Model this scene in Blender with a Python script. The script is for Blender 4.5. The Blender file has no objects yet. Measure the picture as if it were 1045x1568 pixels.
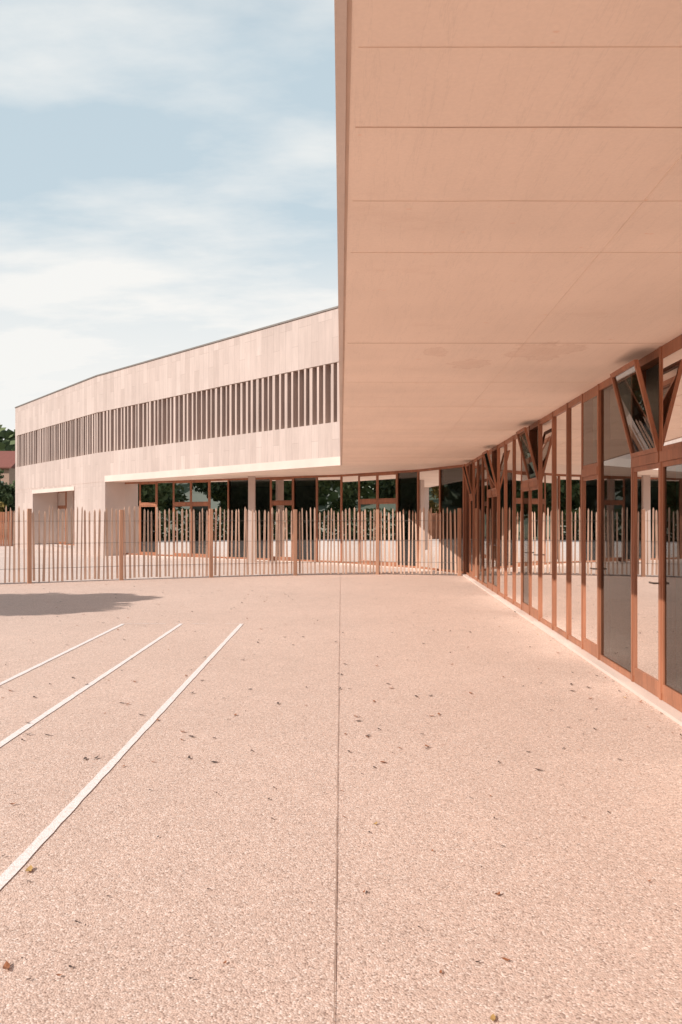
import bpy, bmesh, math, random
from mathutils import Vector, noise as mnoise
random.seed(7)
sc = bpy.context.scene
R = math.radians

# ---------------------------------------------------------------- materials
def new_mat(name):
    m = bpy.data.materials.new(name); m.use_nodes = True
    nt = m.node_tree; nt.nodes.clear()
    out = nt.nodes.new('ShaderNodeOutputMaterial')
    b = nt.nodes.new('ShaderNodeBsdfPrincipled')
    nt.links.new(b.outputs[0], out.inputs[0])
    return m, nt, b, out
def N(nt, t, **kw):
    n = nt.nodes.new(t)
    for k, v in kw.items():
        if k in n.inputs.keys(): n.inputs[k].default_value = v
        else: setattr(n, k, v)
    return n
def ramp(nt, src, stops):
    r = nt.nodes.new('ShaderNodeValToRGB')
    e = r.color_ramp.elements
    while len(e) < len(stops): e.new(0.5)
    for i, (p, c) in enumerate(stops):
        e[i].position = p
        e[i].color = (c, c, c, 1) if isinstance(c, (int, float)) else (*c, 1)
    nt.links.new(src, r.inputs[0])
    return r
def mixc(nt, fac, a, b, mode='MIX'):
    m = nt.nodes.new('ShaderNodeMix'); m.data_type = 'RGBA'; m.blend_type = mode
    for s, v in ((0, fac), (6, a), (7, b)):
        if hasattr(v, 'is_linked'): nt.links.new(v, m.inputs[s])
        elif s == 0: m.inputs[0].default_value = v
        else: m.inputs[s].default_value = (*v, 1)
    return m.outputs[2]
def coords(nt, kind='Object', scale=(1, 1, 1), rot=(0, 0, 0), loc=(0, 0, 0)):
    t = nt.nodes.new('ShaderNodeTexCoord'); mp = nt.nodes.new('ShaderNodeMapping')
    mp.inputs['Scale'].default_value = scale; mp.inputs['Rotation'].default_value = rot; mp.inputs['Location'].default_value = loc
    nt.links.new(t.outputs[kind], mp.inputs[0]); return mp.outputs[0]
def noi(nt, vec, scale, detail=4, rough=0.55):
    n = N(nt, 'ShaderNodeTexNoise'); n.inputs['Scale'].default_value = scale
    n.inputs['Detail'].default_value = detail; n.inputs['Roughness'].default_value = rough
    nt.links.new(vec, n.inputs['Vector']); return n.outputs['Fac']
def bump(nt, b, h, strength, dist):
    bm_ = nt.nodes.new('ShaderNodeBump'); bm_.inputs['Strength'].default_value = strength
    bm_.inputs['Distance'].default_value = dist
    nt.links.new(h, bm_.inputs['Height']); nt.links.new(bm_.outputs[0], b.inputs['Normal'])

def aggregate(name, dark, mid, light, grain=130):
    m, nt, b, o = new_mat(name)
    v = coords(nt)
    vo = N(nt, 'ShaderNodeTexVoronoi'); vo.inputs['Scale'].default_value = grain
    nt.links.new(v, vo.inputs['Vector'])
    sep = nt.nodes.new('ShaderNodeSeparateColor'); nt.links.new(vo.outputs['Color'], sep.inputs[0])
    c = ramp(nt, sep.outputs[0], [(0.0, dark), (0.25, mid), (0.75, mid), (1.0, light)])
    big = ramp(nt, noi(nt, v, 0.35, 5), [(0.3, 0.93), (0.7, 1.03)])
    md = ramp(nt, noi(nt, v, 3.5, 5, 0.7), [(0.3, 0.95), (0.7, 1.03)])
    g = ramp(nt, noi(nt, v, 45, 3, 0.7), [(0.35, 0.85), (0.65, 1.09)])
    st = ramp(nt, noi(nt, v, 1.1, 7, 0.75), [(0.62, 1.0), (0.80, 0.86)])
    c1 = mixc(nt, 1.0, c.outputs[0], big.outputs[0], 'MULTIPLY')
    c2 = mixc(nt, 1.0, c1, md.outputs[0], 'MULTIPLY')
    c3 = mixc(nt, 1.0, c2, g.outputs[0], 'MULTIPLY')
    c4 = mixc(nt, 1.0, c3, st.outputs[0], 'MULTIPLY')
    nt.links.new(c4, b.inputs['Base Color'])
    b.inputs['Roughness'].default_value = 0.9
    b.inputs['Specular IOR Level'].default_value = 0.2
    ad = nt.nodes.new('ShaderNodeMath'); ad.operation = 'SUBTRACT'
    nt.links.new(g.outputs[0], ad.inputs[0]); nt.links.new(vo.outputs['Distance'], ad.inputs[1])
    bump(nt, b, ad.outputs[0], 0.55, 0.004)
    return m

def concrete(name, col, var=0.07, stains=False):
    m, nt, b, o = new_mat(name)
    v = coords(nt)
    a = ramp(nt, noi(nt, v, 0.7, 6, 0.6), [(0.3, 1 - var), (0.7, 1 + var * 0.4)])
    f = ramp(nt, noi(nt, v, 60, 3, 0.6), [(0.3, 0.97), (0.7, 1.02)])
    c = mixc(nt, 1.0, col, a.outputs[0], 'MULTIPLY')
    c = mixc(nt, 1.0, c, f.outputs[0], 'MULTIPLY')
    if stains:
        t = nt.nodes.new('ShaderNodeTexCoord'); sx = nt.nodes.new('ShaderNodeSeparateXYZ'); nt.links.new(t.outputs['Object'], sx.inputs[0])
        bay_ = N(nt, 'ShaderNodeTexNoise'); bay_.noise_dimensions = '1D'; bay_.inputs['Scale'].default_value = 0.9; bay_.inputs['Detail'].default_value = 2
        nt.links.new(sx.outputs[1], bay_.inputs['W'])
        br_ = ramp(nt, bay_.outputs['Fac'], [(0.35, 0.965), (0.65, 1.015)])
        c = mixc(nt, 1.0, c, br_.outputs[0], 'MULTIPLY')
        sv = coords(nt, scale=(3.0, 0.5, 1), rot=(0, 0, 0.05))
        s = ramp(nt, noi(nt, sv, 1.3, 7, 0.7), [(0.45, 1.0), (0.75, 0.95)])
        c = mixc(nt, 1.0, c, s.outputs[0], 'MULTIPLY')
        s1 = ramp(nt, noi(nt, coords(nt, scale=(0.9, 1.6, 1)), 1.4, 8, 0.65), [(0.60, 0.0), (0.66, 0.07), (0.8, 0.12)])
        c = mixc(nt, s1.outputs[0], c, (0.50, 0.28, 0.18))
        s2 = ramp(nt, noi(nt, coords(nt, scale=(1, 1.8, 1)), 5.2, 3, 0.6), [(0.70, 0.0), (0.76, 0.5)])
        c = mixc(nt, s2.outputs[0], c, (0.80, 0.36, 0.16))
        s3 = ramp(nt, noi(nt, coords(nt, scale=(5, 0.35, 1), rot=(0, 0, 0.12)), 2.2, 9, 0.6), [(0.488, 1.0), (0.50, 0.94), (0.512, 1.0)])
        c = mixc(nt, 1.0, c, s3.outputs[0], 'MULTIPLY')
        for (cx_, cy_, rx, ry) in ((1.8, 7.05, .42, .55), (1.25, 7.6, .32, .35), (0.85, 7.1, .16, .28)):
            gv = coords(nt, scale=(1 / rx, 1 / ry, 0), loc=(-cx_ / rx, -cy_ / ry, 0))
            gr = nt.nodes.new('ShaderNodeTexGradient'); gr.gradient_type = 'SPHERICAL'; nt.links.new(gv, gr.inputs[0])
            nn = noi(nt, v, 4.5, 7, 0.7)
            ad = nt.nodes.new('ShaderNodeMath'); ad.operation = 'MULTIPLY_ADD'; nt.links.new(nn, ad.inputs[0]); ad.inputs[1].default_value = 2.0; ad.inputs[2].default_value = -1.0
            sm = nt.nodes.new('ShaderNodeMath'); sm.operation = 'ADD'; nt.links.new(gr.outputs['Fac'], sm.inputs[0]); nt.links.new(ad.outputs[0], sm.inputs[1])
            mk = ramp(nt, sm.outputs[0], [(0.28, 0.0), (0.38, 0.26), (0.48, 0.10), (0.9, 0.2)])
            gate = ramp(nt, gr.outputs['Fac'], [(0.0, 0.0), (0.2, 1.0)])
            mm = nt.nodes.new('ShaderNodeMath'); mm.operation = 'MULTIPLY'; nt.links.new(mk.outputs[0], mm.inputs[0]); nt.links.new(gate.outputs[0], mm.inputs[1])
            c = mixc(nt, mm.outputs[0], c, (0.52, 0.29, 0.19))
    nt.links.new(c, b.inputs['Base Color'])
    b.inputs['Roughness'].default_value = 0.75
    bump(nt, b, noi(nt, v, 25, 5), 0.15, 0.004)
    return m

def planks(name, c1, c2, mortar, w=0.30, l=1.45):
    m, nt, b, o = new_mat(name)
    t = nt.nodes.new('ShaderNodeTexCoord')
    sx = nt.nodes.new('ShaderNodeSeparateXYZ'); nt.links.new(t.outputs['UV'], sx.inputs[0])
    cb = nt.nodes.new('ShaderNodeCombineXYZ')
    nt.links.new(sx.outputs[1], cb.inputs[0]); nt.links.new(sx.outputs[0], cb.inputs[1])
    br = nt.nodes.new('ShaderNodeTexBrick'); nt.links.new(cb.outputs[0], br.inputs['Vector'])
    br.offset = 0.37; br.offset_frequency = 3; br.squash = 1.0
    br.inputs['Color1'].default_value = (*c1, 1); br.inputs['Color2'].default_value = (*c2, 1)
    br.inputs['Mortar'].default_value = (*mortar, 1); br.inputs['Scale'].default_value = 1
    br.inputs['Mortar Size'].default_value = 0.005; br.inputs['Mortar Smooth'].default_value = 0.3
    br.inputs['Brick Width'].default_value = l; br.inputs['Row Height'].default_value = w
    mp = nt.nodes.new('ShaderNodeMapping'); mp.inputs['Scale'].default_value = (7, 0.7, 1)
    nt.links.new(t.outputs['UV'], mp.inputs[0])
    a = ramp(nt, noi(nt, mp.outputs[0], 1.6, 6, 0.7), [(0.3, 0.90), (0.7, 1.06)])
    d = ramp(nt, noi(nt, t.outputs['UV'], 0.5, 4), [(0.3, 0.93), (0.7, 1.05)])
    c = mixc(nt, 1.0, br.outputs['Color'], a.outputs[0], 'MULTIPLY')
    c = mixc(nt, 1.0, c, d.outputs[0], 'MULTIPLY')
    nt.links.new(c, b.inputs['Base Color']); b.inputs['Roughness'].default_value = 0.8
    bump(nt, b, a.outputs[0], 0.2, 0.005)
    return m

def wood(name, col, var=0.25, rough=0.6, sc_=(14, 14, 0.8)):
    m, nt, b, o = new_mat(name)
    v = coords(nt, scale=sc_)
    a = ramp(nt, noi(nt, v, 1.5, 6, 0.65), [(0.25, 1 - var), (0.75, 1 + var * 0.5)])
    w = ramp(nt, noi(nt, coords(nt, scale=(2.3, 2.3, 0.3)), 1.0, 3, 0.6), [(0.3, 1 - var), (0.7, 1.1)])
    c = mixc(nt, 1.0, col, a.outputs[0], 'MULTIPLY')
    c = mixc(nt, 1.0, c, w.outputs[0], 'MULTIPLY')
    nt.links.new(c, b.inputs['Base Color']); b.inputs['Roughness'].default_value = rough
    return m

def plain(name, col, rough=0.7, metal=0.0):
    m, nt, b, o = new_mat(name)
    a = ramp(nt, noi(nt, coords(nt), 4, 4), [(0.3, 0.88), (0.7, 1.08)])
    nt.links.new(mixc(nt, 1.0, col, a.outputs[0], 'MULTIPLY'), b.inputs['Base Color'])
    b.inputs['Roughness'].default_value = rough; b.inputs['Metallic'].default_value = metal
    return m

def glass(name, ior=1.9, tint=(0.40, 0.46, 0.45)):
    m = bpy.data.materials.new(name); m.use_nodes = True
    nt = m.node_tree; nt.nodes.clear()
    out = nt.nodes.new('ShaderNodeOutputMaterial'); mx = nt.nodes.new('ShaderNodeMixShader')
    tr = nt.nodes.new('ShaderNodeBsdfTransparent'); tr.inputs[0].default_value = (*tint, 1)
    gl = nt.nodes.new('ShaderNodeBsdfGlossy'); gl.inputs['Roughness'].default_value = 0.0
    gl.inputs[0].default_value = (0.96, 0.97, 0.97, 1)
    fr = nt.nodes.new('ShaderNodeFresnel'); fr.inputs[0].default_value = ior
    bp = nt.nodes.new('ShaderNodeBump'); bp.inputs['Strength'].default_value = 0.03; bp.inputs['Distance'].default_value = 0.01
    nt.links.new(noi(nt, coords(nt), 0.9, 1), bp.inputs['Height'])
    nt.links.new(bp.outputs[0], gl.inputs['Normal'])
    nt.links.new(fr.outputs[0], mx.inputs[0]); nt.links.new(tr.outputs[0], mx.inputs[1])
    nt.links.new(gl.outputs[0], mx.inputs[2]); nt.links.new(mx.outputs[0], out.inputs[0])
    return m

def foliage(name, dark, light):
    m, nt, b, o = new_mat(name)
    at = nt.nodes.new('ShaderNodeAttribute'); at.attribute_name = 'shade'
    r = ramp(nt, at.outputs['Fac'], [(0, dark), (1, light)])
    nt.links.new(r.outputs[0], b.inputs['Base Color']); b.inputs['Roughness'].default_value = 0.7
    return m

M_play = aggregate('playground_aggregate', (0.40, 0.275, 0.22), (0.655, 0.475, 0.39), (0.82, 0.67, 0.59))
M_pale = aggregate('pale_paving', (0.48, 0.38, 0.33), (0.66, 0.53, 0.47), (0.78, 0.67, 0.6), 90)
M_soff = concrete('soffit_concrete', (0.95, 0.775, 0.655), 0.05, True)
M_edge = concrete('edge_concrete', (0.66, 0.545, 0.48), 0.1)
M_wall = concrete('wall_concrete', (0.58, 0.47, 0.42), 0.1)
M_joint = plain('joint_strong', (0.64, 0.47, 0.37))  # darker tone of the stronger soffit joint lines
M_jfaint = plain('joint_faint', (0.85, 0.68, 0.57))
M_groove = plain('groove_shade', (0.60, 0.43, 0.34))  # shade of the drip groove put into the colour
M_gj = plain('ground_joint', (0.36, 0.24, 0.185))
M_plank = planks('facade_planks', (0.54, 0.435, 0.39), (0.455, 0.36, 0.32), (0.36, 0.28, 0.245))
M_slat = wood('slat_wood', (0.52, 0.40, 0.35), 0.2)
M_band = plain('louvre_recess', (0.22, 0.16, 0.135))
M_frame = wood('window_frame_wood', (0.40, 0.16, 0.085), 0.3, 0.45)
M_glass = glass('window_glass', 1.85)
M_glass2 = glass('facade_glass', 2.2)
M_paling = wood('chestnut_paling', (0.72, 0.49, 0.37), 0.35, 0.8, (20, 20, 1))
M_post = wood('fence_post_wood', (0.52, 0.28, 0.18), 0.3, 0.8)
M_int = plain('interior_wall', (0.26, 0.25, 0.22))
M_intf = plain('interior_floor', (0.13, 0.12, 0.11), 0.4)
M_cap = plain('metal_cap', (0.25, 0.22, 0.20), 0.5, 0.4)
M_wire = plain('fence_wire', (0.25, 0.22, 0.20), 0.5, 0.8)
M_bark = wood('bark', (0.12, 0.085, 0.06), 0.4, 0.9)
M_leafg = foliage('leaf_green', (0.022, 0.04, 0.014), (0.10, 0.13, 0.04))
M_leafy = foliage('leaf_autumn', (0.10, 0.075, 0.02), (0.36, 0.25, 0.06))
M_hill = plain('hill_ground', (0.05, 0.065, 0.03), 0.9)

def painted():
    m, nt, b, o = new_mat('line_paint')
    v = coords(nt)
    f = ramp(nt, noi(nt, v, 38, 6, 0.75), [(0.34, 0.15), (0.50, 0.95)])
    vo = N(nt, 'ShaderNodeTexVoronoi'); vo.inputs['Scale'].default_value = 130; nt.links.new(v, vo.inputs['Vector'])
    pc = ramp(nt, vo.outputs['Distance'], [(0.0, (0.88, 0.84, 0.82)), (0.9, (0.76, 0.69, 0.66))])
    nt.links.new(mixc(nt, f.outputs[0], (0.64, 0.46, 0.38), pc.outputs[0]), b.inputs['Base Color'])
    b.inputs['Roughness'].default_value = 0.8
    bump(nt, b, vo.outputs['Distance'], 0.4, 0.003)
    return m
M_paint = painted()

# ---------------------------------------------------------------- geometry helpers
def link(ob, parent=None):
    sc.collection.objects.link(ob)
    if parent: ob.parent = parent
    return ob
def empty(name):
    e = bpy.data.objects.new(name, None); e.empty_display_size = 0.5; return link(e)
class B:
    def __init__(s): s.v = []; s.f = []; s.uv = []
    def face(s, pts, uvs=None):
        i = len(s.v); s.v += [tuple(p) for p in pts]; s.f.append(tuple(range(i, i + len(pts))))
        s.uv.append(uvs or [(p[0], p[1]) for p in pts])
    def hexa(s, p):   # p: 8 pts bottom4, top4
        i = len(s.v); s.v += [tuple(q) for q in p]
        for f in ((3, 2, 1, 0), (4, 5, 6, 7), (0, 1, 5, 4), (1, 2, 6, 5), (2, 3, 7, 6), (3, 0, 4, 7)):
            s.f.append(tuple(i + k for k in f)); s.uv.append([(p[k][0] + p[k][1], p[k][2]) for k in f])
    def box(s, x0, x1, y0, y1, z0, z1):
        s.hexa([(x0, y0, z0), (x1, y0, z0), (x1, y1, z0), (x0, y1, z0), (x0, y0, z1), (x1, y0, z1), (x1, y1, z1), (x0, y1, z1)])
    def lbox(s, o, d, n, u0, u1, w0, w1, z0, z1):
        """box in a local frame: o origin(2d), d along, n normal"""
        def P(u, w, z): return (o[0] + d[0] * u + n[0] * w, o[1] + d[1] * u + n[1] * w, z)
        s.hexa([P(u0, w0, z0), P(u1, w0, z0), P(u1, w1, z0), P(u0, w1, z0), P(u0, w0, z1), P(u1, w0, z1), P(u1, w1, z1), P(u0, w1, z1)])
    def make(s, name, mat, parent=None, bevel=0):
        me = bpy.data.meshes.new(name); me.from_pydata(s.v, [], s.f)
        uv = me.uv_layers.new(name='UVMap'); k = 0
        for fu in s.uv:
            for c in fu: uv.data[k].uv = c; k += 1
        me.materials.append(mat)
        bm_ = bmesh.new(); bm_.from_mesh(me); bmesh.ops.recalc_face_normals(bm_, faces=bm_.faces); bm_.to_mesh(me); bm_.free()
        ob = bpy.data.objects.new(name, me)
        if bevel:
            md = ob.modifiers.new('bevel', 'BEVEL'); md.width = bevel; md.segments = 1; md.limit_method = 'ANGLE'
        return link(ob, parent)
def offs(pts, d):
    out = []
    for i, p in enumerate(pts):
        ns = []
        if i > 0: ns.append((Vector(p) - Vector(pts[i - 1])).normalized())
        if i < len(pts) - 1: ns.append((Vector(pts[i + 1]) - Vector(p)).normalized())
        nn = [Vector((t.y, -t.x)) for t in ns]
        a = sum(nn, Vector((0, 0))).normalized()
        out.append(tuple(Vector(p) + a * (d / a.dot(nn[0]))))
    return out
def wallstrip(b, pts, z0, z1, s0=0.0):
    s = s0
    for p, q in zip(pts, pts[1:]):
        L = (Vector(q) - Vector(p)).length
        b.face([(p[0], p[1], z0), (q[0], q[1], z0), (q[0], q[1], z1), (p[0], p[1], z1)],
               [(s, z0), (s + L, z0), (s + L, z1), (s, z1)])
        s += L
def ring(b, A_, B_, z):
    for i in range(len(A_) - 1):
        b.face([(*A_[i], z), (*A_[i + 1], z), (*B_[i + 1], z), (*B_[i], z)])

# ---------------------------------------------------------------- key plan points
ZC = 3.07; ZT = 7.52; ZB0 = 4.30; ZB1 = 6.0
A = (-0.019, 22.4); Q = (-9.77, 32.9); Bk = (-10.25, 33.4); Bk2 = (-10.9, 34.25); C = (-17.7, 43.2)
P0 = (-0.019, -9.0)
outline = [P0, A, Q, Bk, Bk2, C]
D = (-8.0, 51.0); E = (16.0, 38.0); F = (16.0, -9.0)

# ---------------------------------------------------------------- ground
g = B(); g.face([(-1500, -1500, -0.012), (1500, -1500, -0.012), (1500, 1500, -0.012), (-1500, 1500, -0.012)])
def grass_mat():
    m, nt, b, o = new_mat('dry_grass')
    v = coords(nt)
    r = ramp(nt, noi(nt, v, 0.4, 8, 0.7), [(0.3, (0.06, 0.07, 0.03)), (0.7, (0.15, 0.13, 0.07))])
    nt.links.new(r.outputs[0], b.inputs['Base Color']); b.inputs['Roughness'].default_value = 0.95
    return m
g.make('ground', grass_mat())
fence_pts = [(-12.2, 17.4), (-9.8, 18.3), (-7.55, 19.3), (-5.6, 20.3), (-3.46, 21.2), (-1.26, 21.95), (1.03, 22.35), (3.25, 21.85)]
p = B(); p.face([(-30, -30, -0.004), (18, -30, -0.004), (18, 56, -0.004), (-30, 56, -0.004)])
p.make('playground', M_play)
p = B()
fp = [(-29, 13)] + fence_pts + [(3.6, 22.2)]
far = [(-29, 55), (-13, 55), (-9, 48), (-4, 40), (-2, 36), (0, 33), (2, 30), (3.5, 27), (3.6, 23)]
pts = [(x, y + 0.12, 0.0) for x, y in fp] + [(x, y, 0.0) for x, y in reversed(far)]
p.face(pts); p.make('paving', M_pale)
j = B(); y = -8.0; ox = 0
while y < 22.1:
    o2_ = random.uniform(-.0014, .0014); wv = random.uniform(.0013, .0026); st = 0.25
    j.face([(-0.021 + ox - wv, y, .0005), (-0.021 + ox + wv, y, .0005), (-0.021 + o2_ + wv, y + st, .0005), (-0.021 + o2_ - wv, y + st, .0005)]); y += st; ox = o2_
j.make('paving_joint', M_gj)
pm = B()
for x in (-1.49, -2.40, -3.27):
    y = 11.96; e0 = .028
    while y > -8:
        y2 = y - 0.12; e1 = .028 + random.uniform(-.003, .003)
        pm.face([(x - e0, y, 0.0005), (x + e0, y, 0.0005), (x + e1, y2, 0.0005), (x - e1, y2, 0.0005)]); y = y2; e0 = e1
for i in range(14):
    x0 = -3.24 + i * .125
    if random.random() < .7: pm.face([(x0, 11.965, .0005), (x0 + .11, 11.965, .0005), (x0 + .11, 11.985, .0005), (x0, 11.985, .0005)])
pm.make('playground_markings', M_paint)

# ---------------------------------------------------------------- school building
sb = empty('school_building')
inner = offs(outline, 0.03)
rec = offs(outline, 0.34)
# soffit
b = B(); ps = offs(outline, 0.02)
b.face([(x, y, ZC) for x, y in ps] + [(D[0], D[1], ZC), (E[0], E[1], ZC), (F[0], F[1], ZC)])
sof = b.make('soffit', M_soff, sb)
bm_ = bmesh.new(); bm_.from_mesh(sof.data); bmesh.ops.triangulate(bm_, faces=bm_.faces); bm_.to_mesh(sof.data); bm_.free()
# roof top
b = B(); b.face([(x, y, ZT - 0.1) for x, y in inner] + [(D[0], D[1], ZT - 0.1), (E[0], E[1], ZT - 0.1), (F[0], F[1], ZT - 0.1)])
rf = b.make('roof', M_cap, sb)
bm_ = bmesh.new(); bm_.from_mesh(rf.data); bmesh.ops.triangulate(bm_, faces=bm_.faces); bm_.to_mesh(rf.data); bm_.free()
# soffit joints
b = B(); bf = B()
for y in (2.49, 3.0, 3.70, 4.42, 6.72, 8.66, 10.6, 13.4, 16.6, 19.6, 22.4, 1.4, 0.2, -1):
    strong = y in (3.0, 6.72); w = 0.0018 if strong else (0.0014 if y in (3.7, 8.66) else 0.0010)
    tgt = b if strong else bf
    x = 0.054; xe = 2.43 + 0.046 * y + 0.2; yy = y
    while x < xe:
        x2 = min(xe, x + random.uniform(.25, .6)); y2 = y + random.uniform(-.003, .003)
        tgt.hexa([(x, yy - w, ZC - .003), (x2, y2 - w, ZC - .003), (x2, y2 + w, ZC - .003), (x, yy + w, ZC - .003),
                  (x, yy - w, ZC + .002), (x2, y2 - w, ZC + .002), (x2, y2 + w, ZC + .002), (x, yy + w, ZC + .002)])
        x, yy = x2, y2
for x0, w in [(1.235, 0.0013)]:
    bf.hexa([(x0 - .05 - w, -1.1, ZC - .0035), (x0 - .05 + w, -1.1, ZC - .0035), (x0 + 1.03 + w, 22.4, ZC - .0035), (x0 + 1.03 - w, 22.4, ZC - .0035),
            (x0 - .05 - w, -1.1, ZC + .002), (x0 - .05 + w, -1.1, ZC + .002), (x0 + 1.03 + w, 22.4, ZC + .002), (x0 + 1.03 - w, 22.4, ZC + .002)])
b.make('soffit_joints', M_joint, sb); bf.make('soffit_fine_joints', M_jfaint, sb)
# edge strip P0-A-Q
o1 = [P0, A, Q]; o2 = offs(outline, 0.036)[:3]; o3 = offs(outline, 0.050)[:3]
b = B()
wallstrip(b, o1, ZC - 0.009, 3.31); ring(b, o1, o2, ZC - 0.009); wallstrip(b, o2, ZC - 0.009, ZC + 0.01); ring(b, o1, o2, 3.31)
b.make('edge_beam', M_edge, sb)
b = B(); ring(b, o2, o3, ZC - 0.002); b.make('groove_shade_ribbon', M_groove, sb)  # flat dark ribbon paints the groove's shade, no recess is cut
# cladding
b = B()
wallstrip(b, inner, ZB1, ZT); wallstrip(b, inner[:3], 3.31, ZB0); wallstrip(b, inner[2:], ZC, ZB0, 30)
seg0 = Vector(inner[4]); seg1 = Vector(inner[5]); dseg = (seg1 - seg0)
Lseg = dseg.length; dn = dseg / Lseg; nin = Vector((dn.y, -dn.x))
uo0, uo1 = 1.75, 8.05
O0 = seg0 + dn * uo0; O1 = seg0 + dn * uo1
wallstrip(b, [inner[2], inner[3], inner[4], tuple(O0)], 0, ZC, 30)
wallstrip(b, [tuple(O1), inner[5]], 0, ZC, 40)
wallstrip(b, [tuple(O0), tuple(O1)], 2.97, ZC, 35)
wallstrip(b, [tuple(O0), tuple(O1)], 0, 0.2, 35)
wallstrip(b, [inner[5], D, E, F, (P0[0] + .03, P0[1])], ZC, ZT)
wallstrip(b, [inner[5], D, E, F, (2.2, -9.0)], 0, ZC)
b.make('cladding', M_plank, sb)
b = B(); ring(b, inner, rec, ZB0); ring(b, inner, rec, ZB1); b.make('band_sills', M_edge, sb)
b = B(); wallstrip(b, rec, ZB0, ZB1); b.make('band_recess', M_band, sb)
b = B()
b.lbox(Vector(inner[5]), dn, nin, -0.35, -0.0, 0.002, 0.31, ZB0, ZB1); b.make('band_end', M_plank, sb)
# roof cap
oc1 = offs(outline, 0.0); oc2 = offs(outline, 0.30)
b = B(); wallstrip(b, oc1, ZT, ZT + 0.05); ring(b, oc1, oc2, ZT + 0.05); ring(b, oc1, oc2, ZT); b.make('roof_cap', M_cap, sb)
# slats
b = B()
for p_, q_ in zip(inner, inner[1:]):
    p_ = Vector(p_); q_ = Vector(q_); L = (q_ - p_).length; d = (q_ - p_) / L; n = Vector((d.y, -d.x))
    k = max(1, round(L / 0.29)); st = L / k
    for i in range(k):
        u = (i + 0.5) * st + random.uniform(-.03, .03); w = random.choice((0.06, 0.09, 0.13, 0.11)) / 2
        b.lbox(p_, d, n, u - w, u + w, 0.004 + random.uniform(0, .04), 0.22, ZB0 + 0.002, ZB1 - 0.002)
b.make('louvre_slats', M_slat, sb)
b = B()
b.lbox(O0, dn, nin, -0.02, uo1 - uo0 + 0.02, -0.03, 0.02, 2.80, 2.98)
b.make('lintel', M_edge, sb)
b = B()
b.lbox(O1, dn, nin, 0.0, 0.3, 0.001, 1.6, 0.0, ZC - .002)
b.lbox(O0, dn, nin, -0.3, 0.0, 0.001, 1.6, 0.0, ZC - .002)
b.lbox(O0, dn, nin, 0.0, uo1 - uo0, 0.001, 1.6, 0.0, 0.2)
qd = (Vector(inner[2]) - Vector(inner[1])).normalized(); qn = Vector((qd.y, -qd.x))
b.lbox(Vector(inner[2]), qd, qn, 0.001, 0.35, 0.001, 1.2, 0.0, ZC - .003)
b.make('reveals', M_wall, sb)

# glazing -------------------------------------------------------
FR = B(); GL = B(); SA = B()
def gpane(o, d, n, u0, u1, w, z0, z1):
    def P(u, ww, z): return (o[0] + d[0] * u + n[0] * ww, o[1] + d[1] * u + n[1] * ww, z)
    GL.face([P(u0, w, z0), P(u1, w, z0), P(u1, w, z1), P(u0, w, z1)])
def bay(o, d, n, u0, u1, kind, ztop=ZC, zbot=0.03, mw=0.021):
    FR.lbox(o, d, n, u0 - mw, u0 + mw, -0.13, 0.0, zbot, ztop - .002)      # post
    FR.lbox(o, d, n, u0 + mw, u1 - mw, -0.12, -0.008, ztop - 0.075, ztop - .003)  # head
    FR.lbox(o, d, n, u0 + mw, u1 - mw, -0.12, -0.012, zbot, zbot + 0.06)
    a, c = u0 + mw, u1 - mw
    zl, zh = zbot + 0.06, ztop - 0.075
    if kind == 'g':
        gpane(o, d, n, a, c, -0.03, zl, zh)
    else:
        zt = 2.12
        FR.lbox(o, d, n, a, c, -0.12, 0.006, zt - 0.045, zt + 0.045)
        e = 0.032
        for (x0, x1) in ((a, a + e), (c - e, c)): FR.lbox(o, d, n, x0, x1, -0.08, -0.006, zl, zt - 0.046)
        FR.lbox(o, d, n, a + e, c - e, -0.08, -0.007, zt - 0.09, zt - 0.047)
        FR.lbox(o, d, n, a + e, c - e, -0.08, -0.007, zl, zl + 0.08)
        gpane(o, d, n, a + e, c - e, -0.022, zl + 0.08, zt - 0.09)
        SA.lbox(o, d, n, a + 0.01, a + 0.025, -0.006, 0.045, 1.02, 1.035)
        SA.lbox(o, d, n, a + 0.01, a + 0.12, 0.035, 0.047, 1.02, 1.035)
        z0, z1 = zt + 0.047, zh
        lean = 0.20 if kind == 'o' else 0.0
        f1 = 0.012 if kind == 'o' else -0.006
        def sash(x0, x1, za, zb):
            fa = (za - z0) / (z1 - z0); fb = (zb - z0) / (z1 - z0)
            def P(u, w, z, f): return (o[0] + d[0] * u + n[0] * (w + lean * f), o[1] + d[1] * u + n[1] * (w + lean * f), z - 0.03 * f * (lean > 0))
            FR.hexa([P(x0, -.025, za, fa), P(x1, -.025, za, fa), P(x1, f1, za, fa), P(x0, f1, za, fa),
                     P(x0, -.025, zb, fb), P(x1, -.025, zb, fb), P(x1, f1, zb, fb), P(x0, f1, zb, fb)])
        sash(a + .003, a + e, z0, z1); sash(c - e, c - .003, z0, z1)
        sash(a + e, c - e, z0, z0 + 0.04); sash(a + e, c - e, z1 - 0.04, z1)
        h = z1 - z0
        def P(u, f): return (o[0] + d[0] * u + n[0] * (-.008 + lean * f), o[1] + d[1] * u + n[1] * (-.008 + lean * f), z0 + h * f - .03 * f * (lean > 0))
        GL.face([P(a + e, .05), P(c - e, .05), P(c - e, .95), P(a + e, .95)])
fo = Vector((2.43 + 0.046 * -9, -9.0)); fd = Vector((0.046, 1)).normalized(); fn = Vector((-fd.y, fd.x))
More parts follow.
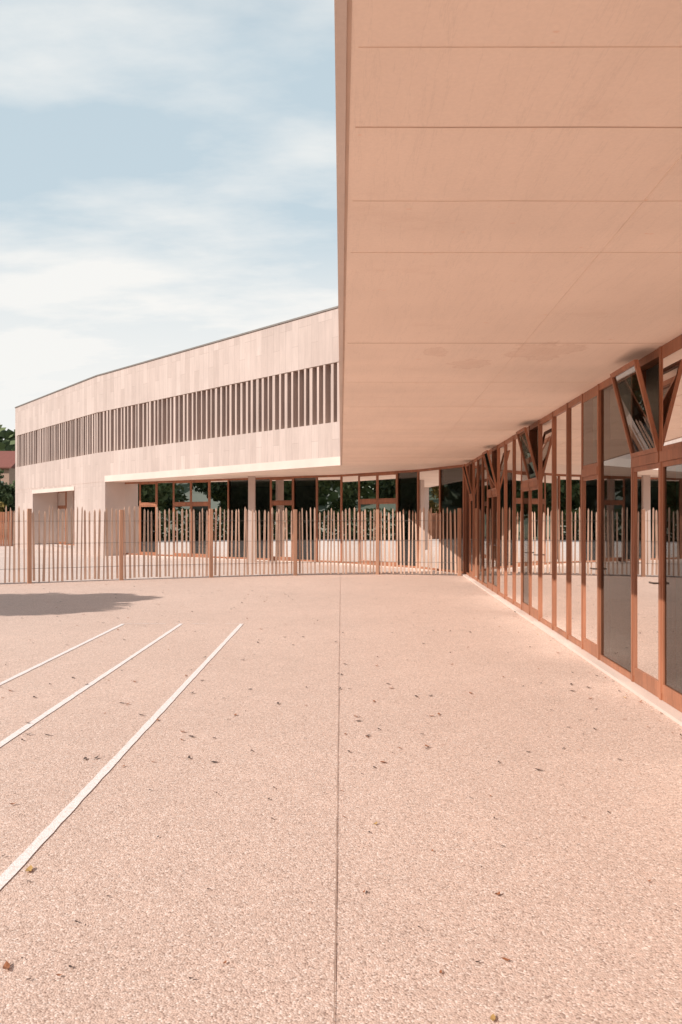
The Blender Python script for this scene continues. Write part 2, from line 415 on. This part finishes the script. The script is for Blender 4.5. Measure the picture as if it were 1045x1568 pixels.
ys = [(-9, 'g'), (-7.8, 'g'), (-6.6, 't'), (-5.8, 'g'), (-4.6, 'g'), (-3.4, 'o'), (-2.6, 't'), (-1.8, 'g'), (-.6, 'g'), (.5, 'g'), (1.6, 'o'), (2.35, 't'), (3.1, 'g'), (4.2, 'g'), (5.0, 'g'), (5.75, 't'),
      (6.86, 'o'), (7.62, 'g'), (8.79, 't'), (9.49, 'g'), (10.25, 'g'), (11.1, 'g'), (12.05, 'o'), (12.8, 't'), (13.5, 'g'), (14.35, 'g'), (15.3, 'g'), (16.2, 'o'),
      (16.95, 't'), (17.7, 'g'), (18.6, 'g'), (19.5, 'g'), (20.4, 'o'), (21.1, 'g'), (22.05, 'x')]
L = math.hypot(1, .046)
for (y0, k), (y1, _) in zip(ys, ys[1:]):
    bay(fo, fd, fn, (y0 + 9) * L, (y1 + 9) * L, k)
FR.lbox(fo, fd, fn, 31.05 * L - .05, 31.05 * L + .08, -0.18, 0.01, 0.02, ZC - .002)
GL.make('courtyard_facade_glass', M_glass2, sb); GL = B()
gw = [(3.40, 22.15), (2.36, 24.5), (0.0, 27.4), (-4.3, 30.3), (-9.15, 33.55)]
for i, (p_, q_) in enumerate(zip(gw, gw[1:])):
    p_ = Vector(p_); q_ = Vector(q_); L2 = (q_ - p_).length; d = (q_ - p_) / L2; n = Vector((-d.y, d.x))
    seq = [['g', 'g'], ['g', 't', 't', 'g'], ['g', 'g', 't', 'g', 'g'], ['g', 't', 't', 'g', 't', 'g']][i]
    k = len(seq)
    for m_ in range(k): bay(p_, d, n, m_ * L2 / k, (m_ + 1) * L2 / k, seq[m_], zbot=0.03, mw=.03)
oo = O0 + nin * 1.25
for m_ in range(5):
    bay(oo, dn, -nin, m_ * 1.26, (m_ + 1) * 1.26, 'gtggt'[m_], ztop=2.98, zbot=0.2, mw=.03)
FR.make('window_frames', M_frame, sb)
GL.make('window_glass', M_glass, sb)
SA.make('door_handles', M_cap, sb)
b = B()
b.lbox(fo, fd, fn, 0, 31.1 * L, -0.16, 0.10, -0.003, 0.028)
for p_, q_ in zip(gw, gw[1:]):
    p_ = Vector(p_); q_ = Vector(q_); L2 = (q_ - p_).length; d = (q_ - p_) / L2; n = Vector((-d.y, d.x))
    b.lbox(p_, d, n, 0.06, L2 - .01, -0.16, 0.06, 0.001, 0.027)
b.make('threshold', M_edge, sb)
# interior
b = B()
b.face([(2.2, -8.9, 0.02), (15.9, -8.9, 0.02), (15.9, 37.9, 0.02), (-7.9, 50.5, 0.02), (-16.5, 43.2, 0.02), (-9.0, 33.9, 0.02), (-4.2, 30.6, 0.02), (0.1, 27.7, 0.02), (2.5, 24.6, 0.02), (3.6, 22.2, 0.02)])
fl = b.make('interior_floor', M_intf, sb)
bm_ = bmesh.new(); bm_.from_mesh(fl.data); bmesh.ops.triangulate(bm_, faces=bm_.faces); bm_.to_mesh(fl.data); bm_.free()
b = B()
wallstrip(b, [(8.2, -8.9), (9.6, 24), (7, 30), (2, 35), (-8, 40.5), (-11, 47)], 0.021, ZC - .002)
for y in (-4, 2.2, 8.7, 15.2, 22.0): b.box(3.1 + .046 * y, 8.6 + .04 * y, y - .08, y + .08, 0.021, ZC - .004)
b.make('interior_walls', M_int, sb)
b = B()
for x, y, a_ in ((5.5, 12, 0), (6.2, 18, 0), (5.0, 5.5, 0), (3.5, 29, .6), (-1, 32, .6), (-5, 35, .6), (5, 26, .2)):
    d = Vector((math.cos(a_ + 2.4), math.sin(a_ + 2.4))); n = Vector((d.y, -d.x)); o = Vector((x, y))
    b.lbox(o, d, n, -1, 1, -.35, .35, 0.56, 0.60)
    for u in (-.95, .9):
        for w in (-.32, .28): b.lbox(o, d, n, u, u + .05, w, w + .05, 0.021, .56)
    b.lbox(o, d, n, -1.6, -1.15, -.2, .2, 0.021, 1.3)
b.make('classroom_furniture', plain('pale_wood', (0.4, 0.3, 0.2)), sb)
b = B()
b.box(-3.32, -3.08, 28.48, 28.72, 0.001, ZC - .002)
b.make('column', M_wall, sb)

# ---------------------------------------------------------------- paling fence
pf = empty('paling_fence')
sl = B(); po = B(); wi = B()
for i, (p_, q_) in enumerate(zip(fence_pts, fence_pts[1:])):
    p_ = Vector(p_); q_ = Vector(q_); L2 = (q_ - p_).length; d = (q_ - p_) / L2; n = Vector((d.y, -d.x))
    po.lbox(p_, d, n, -.05, .05, -.05, .05, -0.01, 1.80 + random.uniform(-.03, .05))
    k = round(L2 / 0.11)
    for m_ in range(1, k):
        u = m_ * L2 / k + random.uniform(-.015, .015); w = random.uniform(.017, .031); t = .011
        du = random.uniform(-.03, .03); dw = random.uniform(-.02, .02); ht = 1.82 + random.uniform(-.08, .07); zb = random.uniform(.02, .06)
        def P(uu, ww, z): return (p_.x + d.x * uu + n.x * ww, p_.y + d.y * uu + n.y * ww, z)
        sl.hexa([P(u - w, -t, zb), P(u + w, -t, zb), P(u + w, t, zb), P(u - w, t, zb),
                 P(u - w * .8 + du, -t + dw, ht - .06), P(u + w * .8 + du, -t + dw, ht - .06), P(u + w * .8 + du, t + dw, ht - .06), P(u - w * .8 + du, t + dw, ht - .06)])
        sl.hexa([P(u - w * .8 + du, -t + dw, ht - .059), P(u + w * .8 + du, -t + dw, ht - .059), P(u + w * .8 + du, t + dw, ht - .059), P(u - w * .8 + du, t + dw, ht - .059),
                 P(u - .003 + du, -.004 + dw, ht), P(u + .003 + du, -.004 + dw, ht), P(u + .003 + du, .004 + dw, ht), P(u - .003 + du, .004 + dw, ht)])
    for z in (0.35, 0.95, 1.5):
        wi.lbox(p_, d, n, 0, L2, .012, .018, z, z + .007); wi.lbox(p_, d, n, 0, L2, -.018, -.012, z, z + .007)
q_ = fence_pts[-1]; po.box(q_[0] - .05, q_[0] + .05, q_[1] - .05, q_[1] + .05, -.01, 1.85)
sl.make('palings', M_paling, pf); po.make('posts', M_post, pf, 0.008); wi.make('wires', M_wire, pf)

b = B(); x = -18.3
while x > -40:
    h = 1.9 + random.uniform(-.03, .03); b.box(x, x + .11, 44.0, 44.025, 0.02, h); x -= .135
for z in (.5, 1.5): b.box(-40, -18.2, 44.027, 44.08, z, z + .09)
for i in range(10): b.box(-18.3 - i * 2.2, -18.2 - i * 2.2, 44.082, 44.18, -.01, 1.95)
b.make('timber_fence', M_frame)

# ---------------------------------------------------------------- trees
def tree_mesh(name, H, rad, nl, leafmat, seed, leaf=0.16, trunk_h=0.3):
    rnd = random.Random(seed)
    verts = []; faces = []; mats = []; shade = []
    def tube(p0, p1, r0, r1, k=7):
        i = len(verts); ax = (p1 - p0).normalized(); u = ax.orthogonal().normalized(); w = ax.cross(u)
        for pp, rr in ((p0, r0), (p1, r1)):
            for a in range(k):
                t = 2 * math.pi * a / k; verts.append(pp + u * math.cos(t) * rr + w * math.sin(t) * rr)
        for a in range(k):
            faces.append((i + a, i + (a + 1) % k, i + k + (a + 1) % k, i + k + a)); mats.append(0); shade.append(0.5)
    base = Vector((0, 0, -0.1)); th = H * trunk_h
    t1 = Vector((rnd.uniform(-.1, .1), rnd.uniform(-.1, .1), th)); tube(base, t1, H * .025, H * .018)
    t2 = Vector((0, 0, H * .75)); tube(t1, t2, H * .018, H * .006)
    clumps = []
    for i in range(26):
        f = rnd.uniform(0.0, 1.0); z = th * .9 + (H - th) * f
        rr = rad * math.sin(math.pi * (0.12 + 0.83 * f)) ** .7 * rnd.uniform(.35, 1.0); a = rnd.uniform(0, 6.283)
        c = Vector((math.cos(a) * rr, math.sin(a) * rr, z - .05 * H)); clumps.append((c, rad * rnd.uniform(.22, .42), rnd.uniform(0, 1)))
        st = t1.lerp(t2, max(0, min(1, f * .8))); tube(st, c, H * .007, H * .002, 5)
    for i in range(nl):
        c, cr, s = rnd.choice(clumps)
        v = Vector((rnd.gauss(0, 1), rnd.gauss(0, 1), rnd.gauss(0, 1))).normalized() * cr * rnd.uniform(.4, 1.1)
        v.z *= .75; p_ = c + v
        a = Vector((rnd.gauss(0, 1), rnd.gauss(0, 1), rnd.gauss(0, 1))).normalized(); bb = a.orthogonal().normalized()
        l = leaf * rnd.uniform(.6, 1.3); k = len(verts)
        verts.extend([p_ - a * l, p_ + bb * l * .5, p_ + a * l, p_ - bb * l * .5]); faces.append((k, k + 1, k + 2, k + 3)); mats.append(1)
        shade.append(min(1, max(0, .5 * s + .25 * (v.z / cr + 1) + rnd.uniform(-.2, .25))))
    me = bpy.data.meshes.new(name); me.from_pydata([tuple(v) for v in verts], [], faces)
    me.materials.append(M_bark); me.materials.append(leafmat)
    me.polygons.foreach_set('material_index', mats)
    at = me.attributes.new('shade', 'FLOAT', 'FACE'); at.data.foreach_set('value', shade)
    return me
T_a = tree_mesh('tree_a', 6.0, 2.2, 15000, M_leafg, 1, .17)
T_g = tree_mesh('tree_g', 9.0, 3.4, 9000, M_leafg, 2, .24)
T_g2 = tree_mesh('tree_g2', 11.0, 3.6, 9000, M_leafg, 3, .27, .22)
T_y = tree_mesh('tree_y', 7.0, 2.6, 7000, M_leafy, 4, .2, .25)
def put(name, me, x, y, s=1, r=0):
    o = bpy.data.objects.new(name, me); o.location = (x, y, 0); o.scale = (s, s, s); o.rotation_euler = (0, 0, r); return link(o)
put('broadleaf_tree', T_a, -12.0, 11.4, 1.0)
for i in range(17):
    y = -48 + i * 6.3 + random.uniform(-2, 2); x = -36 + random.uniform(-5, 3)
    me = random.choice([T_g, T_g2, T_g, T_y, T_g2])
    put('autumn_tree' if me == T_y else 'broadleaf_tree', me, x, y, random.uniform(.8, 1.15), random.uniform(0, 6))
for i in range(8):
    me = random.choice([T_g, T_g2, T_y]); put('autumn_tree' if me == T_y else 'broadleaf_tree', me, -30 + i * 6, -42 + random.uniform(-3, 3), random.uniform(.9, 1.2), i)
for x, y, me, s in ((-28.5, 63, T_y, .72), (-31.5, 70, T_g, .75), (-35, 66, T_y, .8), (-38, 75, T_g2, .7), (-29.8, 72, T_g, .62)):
    put('autumn_tree' if me == T_y else 'broadleaf_tree', me, x, y, s, x)
rnd = random.Random(5); vv = []; ff = []; shd = []
for i in range(12000):
    y = rnd.uniform(-30, 36); x = -29.5 + rnd.gauss(0, .45); z = rnd.uniform(0, 2.1 + .3 * mnoise.noise(Vector((0, y * .5, 0))))
    a = Vector((rnd.gauss(0, 1), rnd.gauss(0, 1), rnd.gauss(0, 1))).normalized(); bb = a.orthogonal().normalized(); l = rnd.uniform(.12, .26); k = len(vv); p_ = Vector((x, y, z))
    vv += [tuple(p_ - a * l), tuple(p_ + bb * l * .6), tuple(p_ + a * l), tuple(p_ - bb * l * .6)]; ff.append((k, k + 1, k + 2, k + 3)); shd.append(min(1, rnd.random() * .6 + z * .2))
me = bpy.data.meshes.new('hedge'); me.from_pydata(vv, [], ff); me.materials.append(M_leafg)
at = me.attributes.new('shade', 'FLOAT', 'FACE'); at.data.foreach_set('value', shd); link(bpy.data.objects.new('hedge', me))

# hills
def hz(az, r):
    f = max(0, min(1, (r - 150) / 170)); f = f * f * (3 - 2 * f)
    return f * (30 + 12 * mnoise.noise(Vector((az * 2.2, r * .004, 3))) + 4 * mnoise.noise(Vector((az * 11, r * .02, 8)))) - 0.3
vv = []; ff = []; NA = 150; NR = 22
for i in range(NA + 1):
    az = R(-12) - R(190) * i / NA
    for q in range(NR + 1):
        r = 140 + q * 22; vv.append((math.sin(az) * r, math.cos(az) * r, hz(az, r)))
for i in range(NA):
    for q in range(NR):
        a = i * (NR + 1) + q; ff.append((a, a + 1, a + NR + 2, a + NR + 1))
me = bpy.data.meshes.new('hill'); me.from_pydata(vv, [], ff); me.materials.append(M_hill)
link(bpy.data.objects.new('hill', me))
vv = []; ff = []; shd = []
for i in range(2600):
    az = R(-14) - R(180) * random.random() ** 1.6; r = random.uniform(190, 400); z0 = hz(az, r); cx, cy = math.sin(az) * r, math.cos(az) * r
    s0 = random.random(); tr = random.uniform(2.2, 4.5)
    for l in range(14):
        v = Vector((random.gauss(0, 1), random.gauss(0, 1), random.gauss(0, 1))).normalized() * tr * random.uniform(.6, 1)
        p_ = Vector((cx, cy, z0 + tr * .9)) + v
        a = Vector((random.gauss(0, 1), random.gauss(0, 1), random.gauss(0, 1))).normalized(); bb = a.orthogonal().normalized(); l_ = random.uniform(.9, 1.9); kk = len(vv)
        vv += [tuple(p_ - a * l_), tuple(p_ + bb * l_), tuple(p_ + a * l_), tuple(p_ - bb * l_)]; ff.append((kk, kk + 1, kk + 2, kk + 3))
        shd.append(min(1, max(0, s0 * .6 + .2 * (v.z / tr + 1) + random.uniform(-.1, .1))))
me = bpy.data.meshes.new('distant_forest'); me.from_pydata(vv, [], ff); me.materials.append(M_leafg)
at = me.attributes.new('shade', 'FLOAT', 'FACE'); at.data.foreach_set('value', shd)
link(bpy.data.objects.new('distant_forest', me))

# distant house
hs = empty('red_roof_house')
b = B(); x0, x1, y0, y1 = -62, -45.0, 108, 118; b.box(x0, x1, y0, y1, -.1, 8.3); b.make('walls', plain('render_wall', (0.42, 0.27, 0.20)), hs)
b = B()
b.hexa([(x0 - .5, y0 - .5, 8.2), (x1 + .5, y0 - .5, 8.2), (x1 + .5, 113, 10.8), (x0 - .5, 113, 10.8), (x0 - .5, y0 - .5, 8.4), (x1 + .5, y0 - .5, 8.4), (x1 + .5, 113, 11.0), (x0 - .5, 113, 11.0)])
b.hexa([(x0 - .5, 113, 10.8), (x1 + .5, 113, 10.8), (x1 + .5, y1 + .5, 8.2), (x0 - .5, y1 + .5, 8.2), (x0 - .5, 113, 11.0), (x1 + .5, 113, 11.0), (x1 + .5, y1 + .5, 8.4), (x0 - .5, y1 + .5, 8.4)])
b.face([(x1, y0, 8.31), (x1, y1, 8.31), (x1, 113, 10.8)]); b.make('roof', plain('tile_roof', (0.22, 0.07, 0.05)), hs)
b = B(); d2 = B()
for z in (1.2, 5.0):
    for i in range(6):
        xx = x1 - 1.8 - i * 2.7; b.box(xx - .5, xx + .5, y0 - .05, y0 + .02, z, z + 1.5)
        d2.box(xx - 1.0, xx - .52, y0 - .07, y0 + .02, z, z + 1.5); d2.box(xx + .52, xx + 1.0, y0 - .07, y0 + .02, z, z + 1.5)
b.make('windows', plain('window_dark', (0.04, 0.045, 0.05), .2), hs); d2.make('shutters', plain('shutter', (0.16, 0.2, 0.17)), hs)

# ---------------------------------------------------------------- fallen leaves
vv = []; ff = []; ms = []
def leaf(x, y, s, m_):
    a = random.uniform(0, 6.28); k = len(vv); ca, sa = math.cos(a), math.sin(a)
    cu = random.uniform(.1, .5) * s
    for (u, w, z) in ((-1, 0, cu), (-.35, .42, .2 * cu), (.45, .36, .3 * cu), (1, 0, cu * .9), (.4, -.4, .6 * cu), (-.4, -.34, .15 * cu), (0, 0, 0)):
        vv.append((x + (u * ca - w * sa) * s, y + (u * sa + w * ca) * s, .003 + z))
    for t in range(6): ff.append((k + t, k + (t + 1) % 6, k + 6)); ms.append(m_)
def px(u, v, s, m_):
    Y = 1950 / (v - 792); leaf((u - 522.5) / 1219 * Y, Y, s, m_)
for u, v, s, m_ in ((45, 1333, .035, 1), (10, 1482, .03, 0), (775, 1470, .018, 0), (762, 1370, .02, 0), (575, 1262, .02, 1), (755, 1560, .02, 1), (527, 1251, .012, 0), (412, 1224, .014, 2), (20, 1232, .02, 0),
                    (855, 1000, .03, 0), (902, 1053, .03, 2), (980, 1075, .025, 0), (118, 1412, .012, 2), (320, 1362, .01, 2), (600, 1054, .03, 0), (45, 1500, .01, 2), (932, 1244, .014, 2), (642, 1420, .009, 2)): px(u, v, s, m_)
for i in range(900):
    Y = random.uniform(3, 20) if random.random() < .85 else random.uniform(2.2, 8); X = random.uniform(-.44 * Y, 2.4 + .046 * Y)
    leaf(X, Y, random.choice((.004, .007, .01, .016, .024)) * (1.15 if Y > 5 else .5), random.choice((0, 2, 2)))
for i in range(110):
    Y = random.uniform(3, 21.5); leaf(2.28 + .046 * Y + random.uniform(-.12, .04), Y, random.uniform(.006, .022), random.choice((0, 0, 1, 2)))
me = bpy.data.meshes.new('fallen_leaves'); me.from_pydata(vv, [], ff)
for c in ((.30, .11, .045), (.45, .27, .09), (.08, .05, .04)): me.materials.append(plain('dead_leaf', c))
me.polygons.foreach_set('material_index', ms); link(bpy.data.objects.new('fallen_leaves', me))

# ---------------------------------------------------------------- light
el = R(34); hx, hy = -0.86, -0.51
to_sun = Vector((hx * math.cos(el), hy * math.cos(el), math.sin(el))).normalized()
sd = bpy.data.lights.new('sun', 'SUN'); sd.energy = 4.9; sd.angle = R(0.5); sd.color = (1.0, 0.93, 0.86)
so = bpy.data.objects.new('sun', sd); so.rotation_euler = to_sun.to_track_quat('Z', 'Y').to_euler(); so.location = to_sun * 60; link(so)
w = bpy.data.worlds.new('World'); sc.world = w; w.use_nodes = True; nt = w.node_tree; nt.nodes.clear()
out = nt.nodes.new('ShaderNodeOutputWorld'); bg = nt.nodes.new('ShaderNodeBackground'); bg.inputs[1].default_value = 0.1
sky = nt.nodes.new('ShaderNodeTexSky'); sky.sky_type = 'NISHITA'; sky.sun_disc = False
sky.sun_elevation = el; sky.sun_rotation = math.atan2(hx, hy); sky.air_density = 1.0; sky.dust_density = 1.0; sky.ozone_density = 1.0
tc = nt.nodes.new('ShaderNodeTexCoord'); sx = nt.nodes.new('ShaderNodeSeparateXYZ'); nt.links.new(tc.outputs['Generated'], sx.inputs[0])
def M(op, a, b_=None, clamp=False):
    n = nt.nodes.new('ShaderNodeMath'); n.operation = op; n.use_clamp = clamp
    for i, v in enumerate((a, b_)):
        if v is None: continue
        if isinstance(v, (int, float)): n.inputs[i].default_value = v
        else: nt.links.new(v, n.inputs[i])
    return n.outputs[0]
zc = M('MAXIMUM', sx.outputs[2], 0.0); den = M('ADD', zc, 0.14)
cx = nt.nodes.new('ShaderNodeCombineXYZ'); nt.links.new(M('DIVIDE', sx.outputs[0], den), cx.inputs[0]); nt.links.new(M('DIVIDE', sx.outputs[1], den), cx.inputs[1])
mp = nt.nodes.new('ShaderNodeMapping'); mp.inputs['Scale'].default_value = (0.8, 1.5, 1); mp.inputs['Location'].default_value = (0.3, 1.2, 0); mp.inputs['Rotation'].default_value = (0, 0, R(12))
nt.links.new(cx.outputs[0], mp.inputs[0])
cl = ramp(nt, noi(nt, mp.outputs[0], 1.3, 9, 0.55), [(0.45, 0.0), (0.64, 0.9)])
hzr = ramp(nt, zc, [(0.0, 1.0), (0.17, 0.92), (0.27, 0.6), (0.34, 0.12), (0.7, 0.05)])
whi = M('ADD', M('MULTIPLY', cl.outputs[0], 0.8), hzr.outputs[0], True)
haze = ramp(nt, zc, [(0.0, 0.9), (0.5, 0.85), (0.85, 0.3)])
skc = mixc(nt, haze.outputs[0], sky.outputs[0], (5.7, 7.1, 7.9))
mc = mixc(nt, whi, skc, (9.3, 9.25, 9.0))
nt.links.new(mc, bg.inputs[0]); nt.links.new(bg.outputs[0], out.inputs[0])

# ---------------------------------------------------------------- camera
cd = bpy.data.cameras.new('camera'); cd.lens = 28; cd.sensor_width = 36; cd.sensor_fit = 'AUTO'; cd.shift_y = 8 / 1568; cd.clip_end = 3000; cd.clip_start = 0.05
co = bpy.data.objects.new('camera', cd); co.location = (0, 0, 1.6); co.rotation_euler = (R(90), 0, 0); link(co); sc.camera = co
sc.view_settings.view_transform = 'Standard'; sc.view_settings.look = 'None'; sc.view_settings.exposure = 0; sc.view_settings.gamma = 1
